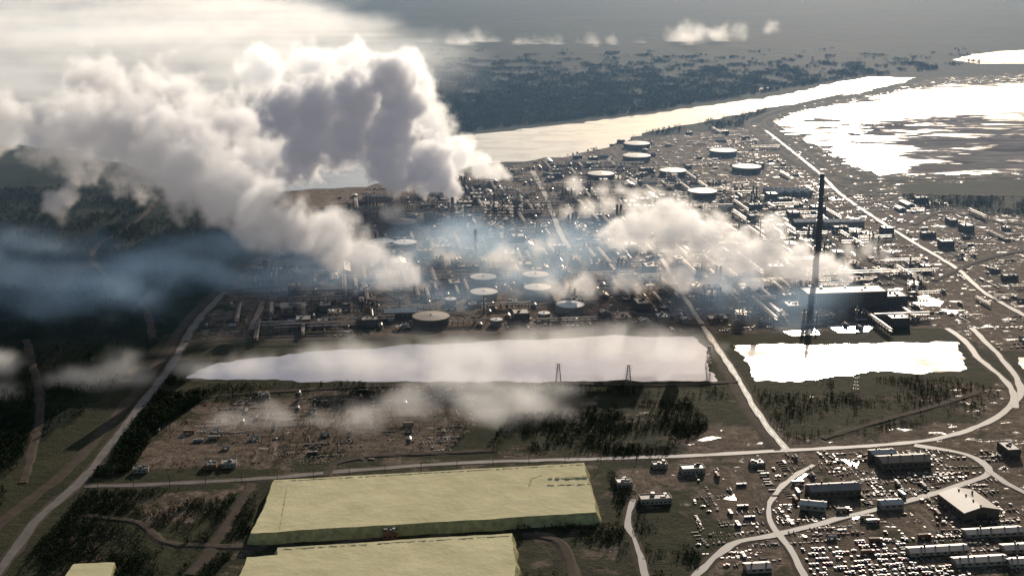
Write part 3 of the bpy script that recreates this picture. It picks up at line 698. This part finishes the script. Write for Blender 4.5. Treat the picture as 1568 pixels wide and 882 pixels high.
    if em>0:  # even glow added to the vapour, standing in for multiply scattered light
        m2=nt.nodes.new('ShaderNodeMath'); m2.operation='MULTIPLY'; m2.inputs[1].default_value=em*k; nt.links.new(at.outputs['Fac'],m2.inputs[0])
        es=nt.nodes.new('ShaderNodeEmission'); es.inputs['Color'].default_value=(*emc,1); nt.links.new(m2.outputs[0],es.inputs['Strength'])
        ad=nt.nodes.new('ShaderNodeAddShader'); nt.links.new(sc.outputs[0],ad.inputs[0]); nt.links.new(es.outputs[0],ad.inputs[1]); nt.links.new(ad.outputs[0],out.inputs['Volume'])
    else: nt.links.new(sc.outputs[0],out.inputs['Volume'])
    mt.cycles.volume_step_rate=step
    sm=nn.new('GeometryNodeSetMaterial'); sm.inputs['Material'].default_value=mt; ll.new(vc.outputs[0],sm.inputs[0])
    go=nn.new('NodeGroupOutput'); nn.new('NodeGroupInput'); ll.new(sm.outputs[0],go.inputs[0])
    vd=bpy.data.volumes.new(name); vd.materials.append(mt); o=bpy.data.objects.new(name,vd); col.objects.link(o)
    md=o.modifiers.new('field','NODES'); md.node_group=ng
    print(name,res); return o
def puffs(lst,s=1.):
    out=[]
    for u,v,D,r in lst:
        x,y,z=Q(u,v,D); out.append((x,y,z,r*s*D/F)) 
    return out
A=puffs([(652,440,1900,12),(628,428,1905,24),(598,412,1910,36),(555,395,1930,46),(510,372,1960,54),(460,352,1990,62),(405,330,2030,64),(360,300,2080,70),(315,265,2130,76),(265,235,2190,82),(205,215,2250,84),(140,205,2300,78),(80,205,2350,62),(330,210,2300,80),(250,165,2400,78),(395,250,2200,56),(0,190,2450,56),(150,140,2550,62),(110,300,2200,24),(88,318,2150,28)])
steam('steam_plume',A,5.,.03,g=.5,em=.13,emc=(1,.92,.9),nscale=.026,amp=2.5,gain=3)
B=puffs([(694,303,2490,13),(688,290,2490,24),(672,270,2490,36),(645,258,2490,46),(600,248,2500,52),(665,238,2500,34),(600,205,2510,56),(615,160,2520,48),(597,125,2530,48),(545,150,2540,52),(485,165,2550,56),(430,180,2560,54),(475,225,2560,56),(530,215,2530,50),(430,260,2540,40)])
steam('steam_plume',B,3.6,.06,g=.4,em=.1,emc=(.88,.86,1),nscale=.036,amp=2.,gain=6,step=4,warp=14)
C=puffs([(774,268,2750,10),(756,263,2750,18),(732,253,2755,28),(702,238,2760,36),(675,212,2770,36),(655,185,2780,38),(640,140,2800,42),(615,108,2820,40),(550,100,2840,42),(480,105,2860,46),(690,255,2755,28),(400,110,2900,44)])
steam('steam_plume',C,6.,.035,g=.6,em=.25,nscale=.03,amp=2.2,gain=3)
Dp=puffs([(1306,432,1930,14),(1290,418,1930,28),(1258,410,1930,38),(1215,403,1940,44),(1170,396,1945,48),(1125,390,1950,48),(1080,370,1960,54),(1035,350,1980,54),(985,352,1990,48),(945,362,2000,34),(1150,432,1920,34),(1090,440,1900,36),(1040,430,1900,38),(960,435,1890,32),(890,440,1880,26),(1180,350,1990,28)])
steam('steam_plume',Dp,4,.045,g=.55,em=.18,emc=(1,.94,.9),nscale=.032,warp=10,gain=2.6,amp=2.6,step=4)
for W in [[(870,325,2400,18),(900,322,2400,20),(935,315,2400,22),(970,308,2400,22),(1000,300,2400,18)],[(880,285,2600,18),(920,292,2600,18),(950,288,2600,16)],[(1300,384,2060,18),(1330,384,2060,20),(1355,388,2060,14)],[(770,395,2000,24),(785,420,1980,26),(755,400,1980,18)],
   [(590,330,2350,18),(610,322,2350,14)],[(1180,420,1930,24),(1200,445,1880,20)],[(820,380,2100,16),(845,372,2100,14)],[(690,395,2060,18),(672,388,2060,18)],[(870,450,1850,28),(900,460,1850,26),(840,440,1860,24)]]:
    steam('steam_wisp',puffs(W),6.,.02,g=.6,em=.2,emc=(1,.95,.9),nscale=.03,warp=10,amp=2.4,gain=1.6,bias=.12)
for W2s in [[(110,575,1500,40),(165,568,1500,48),(205,580,1500,32)],[(300,565,1530,34),(380,560,1530,40),(500,560,1540,50),(560,555,1540,60),(620,560,1540,54),(680,552,1540,58),(745,548,1540,50),(810,535,1570,46),(870,528,1590,50),(930,528,1600,46),(1000,532,1590,48),(1055,535,1590,38)],
 [(690,598,1450,54),(740,602,1450,58),(800,606,1440,54),(860,602,1440,44),(810,630,1380,58),(840,650,1380,42),(750,632,1380,50),(560,645,1370,50),(620,620,1400,50),(500,660,1360,36)],[(390,650,1360,50),(410,672,1350,36),(340,655,1360,36)],[(0,560,1500,34),(5,610,1450,44)],[(440,835,1110,44),(520,815,1120,40),(590,810,1120,34)]]:
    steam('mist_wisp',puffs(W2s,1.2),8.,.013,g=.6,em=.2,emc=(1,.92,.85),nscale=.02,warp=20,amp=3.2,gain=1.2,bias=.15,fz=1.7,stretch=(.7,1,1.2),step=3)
bl=[]
for u,v,r in [(-40,450,80),(40,450,75),(110,445,75),(200,440,80),(290,430,80),(370,440,75),(450,440,70),(540,455,60),(620,460,60),(680,400,70),(760,420,70),(840,420,70),(900,400,70),(960,440,65),(1050,440,65),(1130,480,60),(1220,490,55),(200,490,60),(90,490,60),(20,410,60),(700,470,60),(800,460,60)]:
    x,y=G(u,v); bl.append((x,y,25,r*y/F*1.6))
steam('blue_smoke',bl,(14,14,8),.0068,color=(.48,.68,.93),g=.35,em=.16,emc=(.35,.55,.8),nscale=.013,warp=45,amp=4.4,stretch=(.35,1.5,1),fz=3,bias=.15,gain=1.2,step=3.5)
fb=[]
for u,v,s in [(-60,170,.9),(50,165,.9),(150,160,.9),(260,155,.9),(380,145,.9),(470,132,.8),(550,112,.5),(-50,125,.9),(70,122,.9),(200,114,.9),(330,108,.9),(440,100,.8),(520,90,.5),(-60,85,.7),(60,80,.7),(180,72,.7),(300,66,.7),(390,58,.6),(460,47,.4),(-100,42,.6),(30,37,.6),(160,32,.6),(280,27,.6),(370,20,.5),(-80,8,.5),(80,5,.5),(240,2,.5),(330,-4,.4)]:
    x,y=G(u,v); fb.append((x,y,45,y*.15*s))
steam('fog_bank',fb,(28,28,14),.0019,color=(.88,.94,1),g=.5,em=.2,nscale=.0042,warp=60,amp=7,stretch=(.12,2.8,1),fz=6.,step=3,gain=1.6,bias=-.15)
rs=random.Random(3)
cbl=[]
for (u,v,r,n) in [(575,92,14,3),(650,76,12,4),(700,70,17,7),(742,70,15,4),(788,72,14,5),(812,76,10,2),(835,68,12,3),(905,70,14,4),(935,64,11,2),(965,80,11,4),(1040,62,14,4),(1062,54,18,6),(1088,50,13,4),(1118,47,11,2),(1190,38,10,2)]:
    for i in range(n): cbl.append((u+rs.uniform(-20,20),v+rs.uniform(-6,6),6000+rs.uniform(-150,150),r*rs.uniform(.5,1.4)))
for grp in (cbl[:25],cbl[25:]):
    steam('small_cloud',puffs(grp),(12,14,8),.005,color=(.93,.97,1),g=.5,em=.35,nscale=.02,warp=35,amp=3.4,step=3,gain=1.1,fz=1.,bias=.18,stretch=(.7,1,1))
def haze():
    mb=MB(); mt,n,l=newmat('valley_haze_air'); n.clear()
    out=n.new('ShaderNodeOutputMaterial'); sc=n.new('ShaderNodeVolumeScatter'); sc.inputs['Color'].default_value=(.36,.63,1,1); sc.inputs['Density'].default_value=8e-5; sc.inputs['Anisotropy'].default_value=.15
    l.new(sc.outputs[0],out.inputs['Volume']); M['haze']=mt
    mb.box(0,1500+12500,-5,40000,25000,285,'haze'); mb.obj('haze')
haze()
sun_az=math.radians(13.5); sun_el=math.radians(16.5)
w=bpy.data.worlds.new('World'); S.world=w; w.use_nodes=True; nt=w.node_tree
sky=nt.nodes.new('ShaderNodeTexSky'); sky.sky_type='NISHITA'; sky.sun_disc=False; sky.sun_elevation=sun_el; sky.sun_rotation=sun_az; sky.dust_density=1.
nt.links.new(sky.outputs[0],nt.nodes['Background'].inputs[0]); nt.nodes['Background'].inputs[1].default_value=.1
ld=bpy.data.lights.new('sun','SUN'); ld.energy=4.9; ld.angle=math.radians(.5); ld.color=(1,.89,.76)
lo=bpy.data.objects.new('sun',ld); col.objects.link(lo)
d=Vector((math.sin(sun_az)*math.cos(sun_el),math.cos(sun_az)*math.cos(sun_el),math.sin(sun_el)))
lo.rotation_euler=(-d).to_track_quat('-Z','Y').to_euler(); lo.location=(0,0,900)
cd=bpy.data.cameras.new('camera'); cd.sensor_width=36; cd.lens=36*F/1568; cd.clip_end=120000; cd.clip_start=1
co=bpy.data.objects.new('camera',cd); col.objects.link(co); co.location=(0,0,H); co.rotation_euler=(math.pi/2-TH,0,0); S.camera=co
S.view_settings.view_transform='Standard'; S.view_settings.look='None'; S.view_settings.exposure=0
print('objects',len(bpy.data.objects))
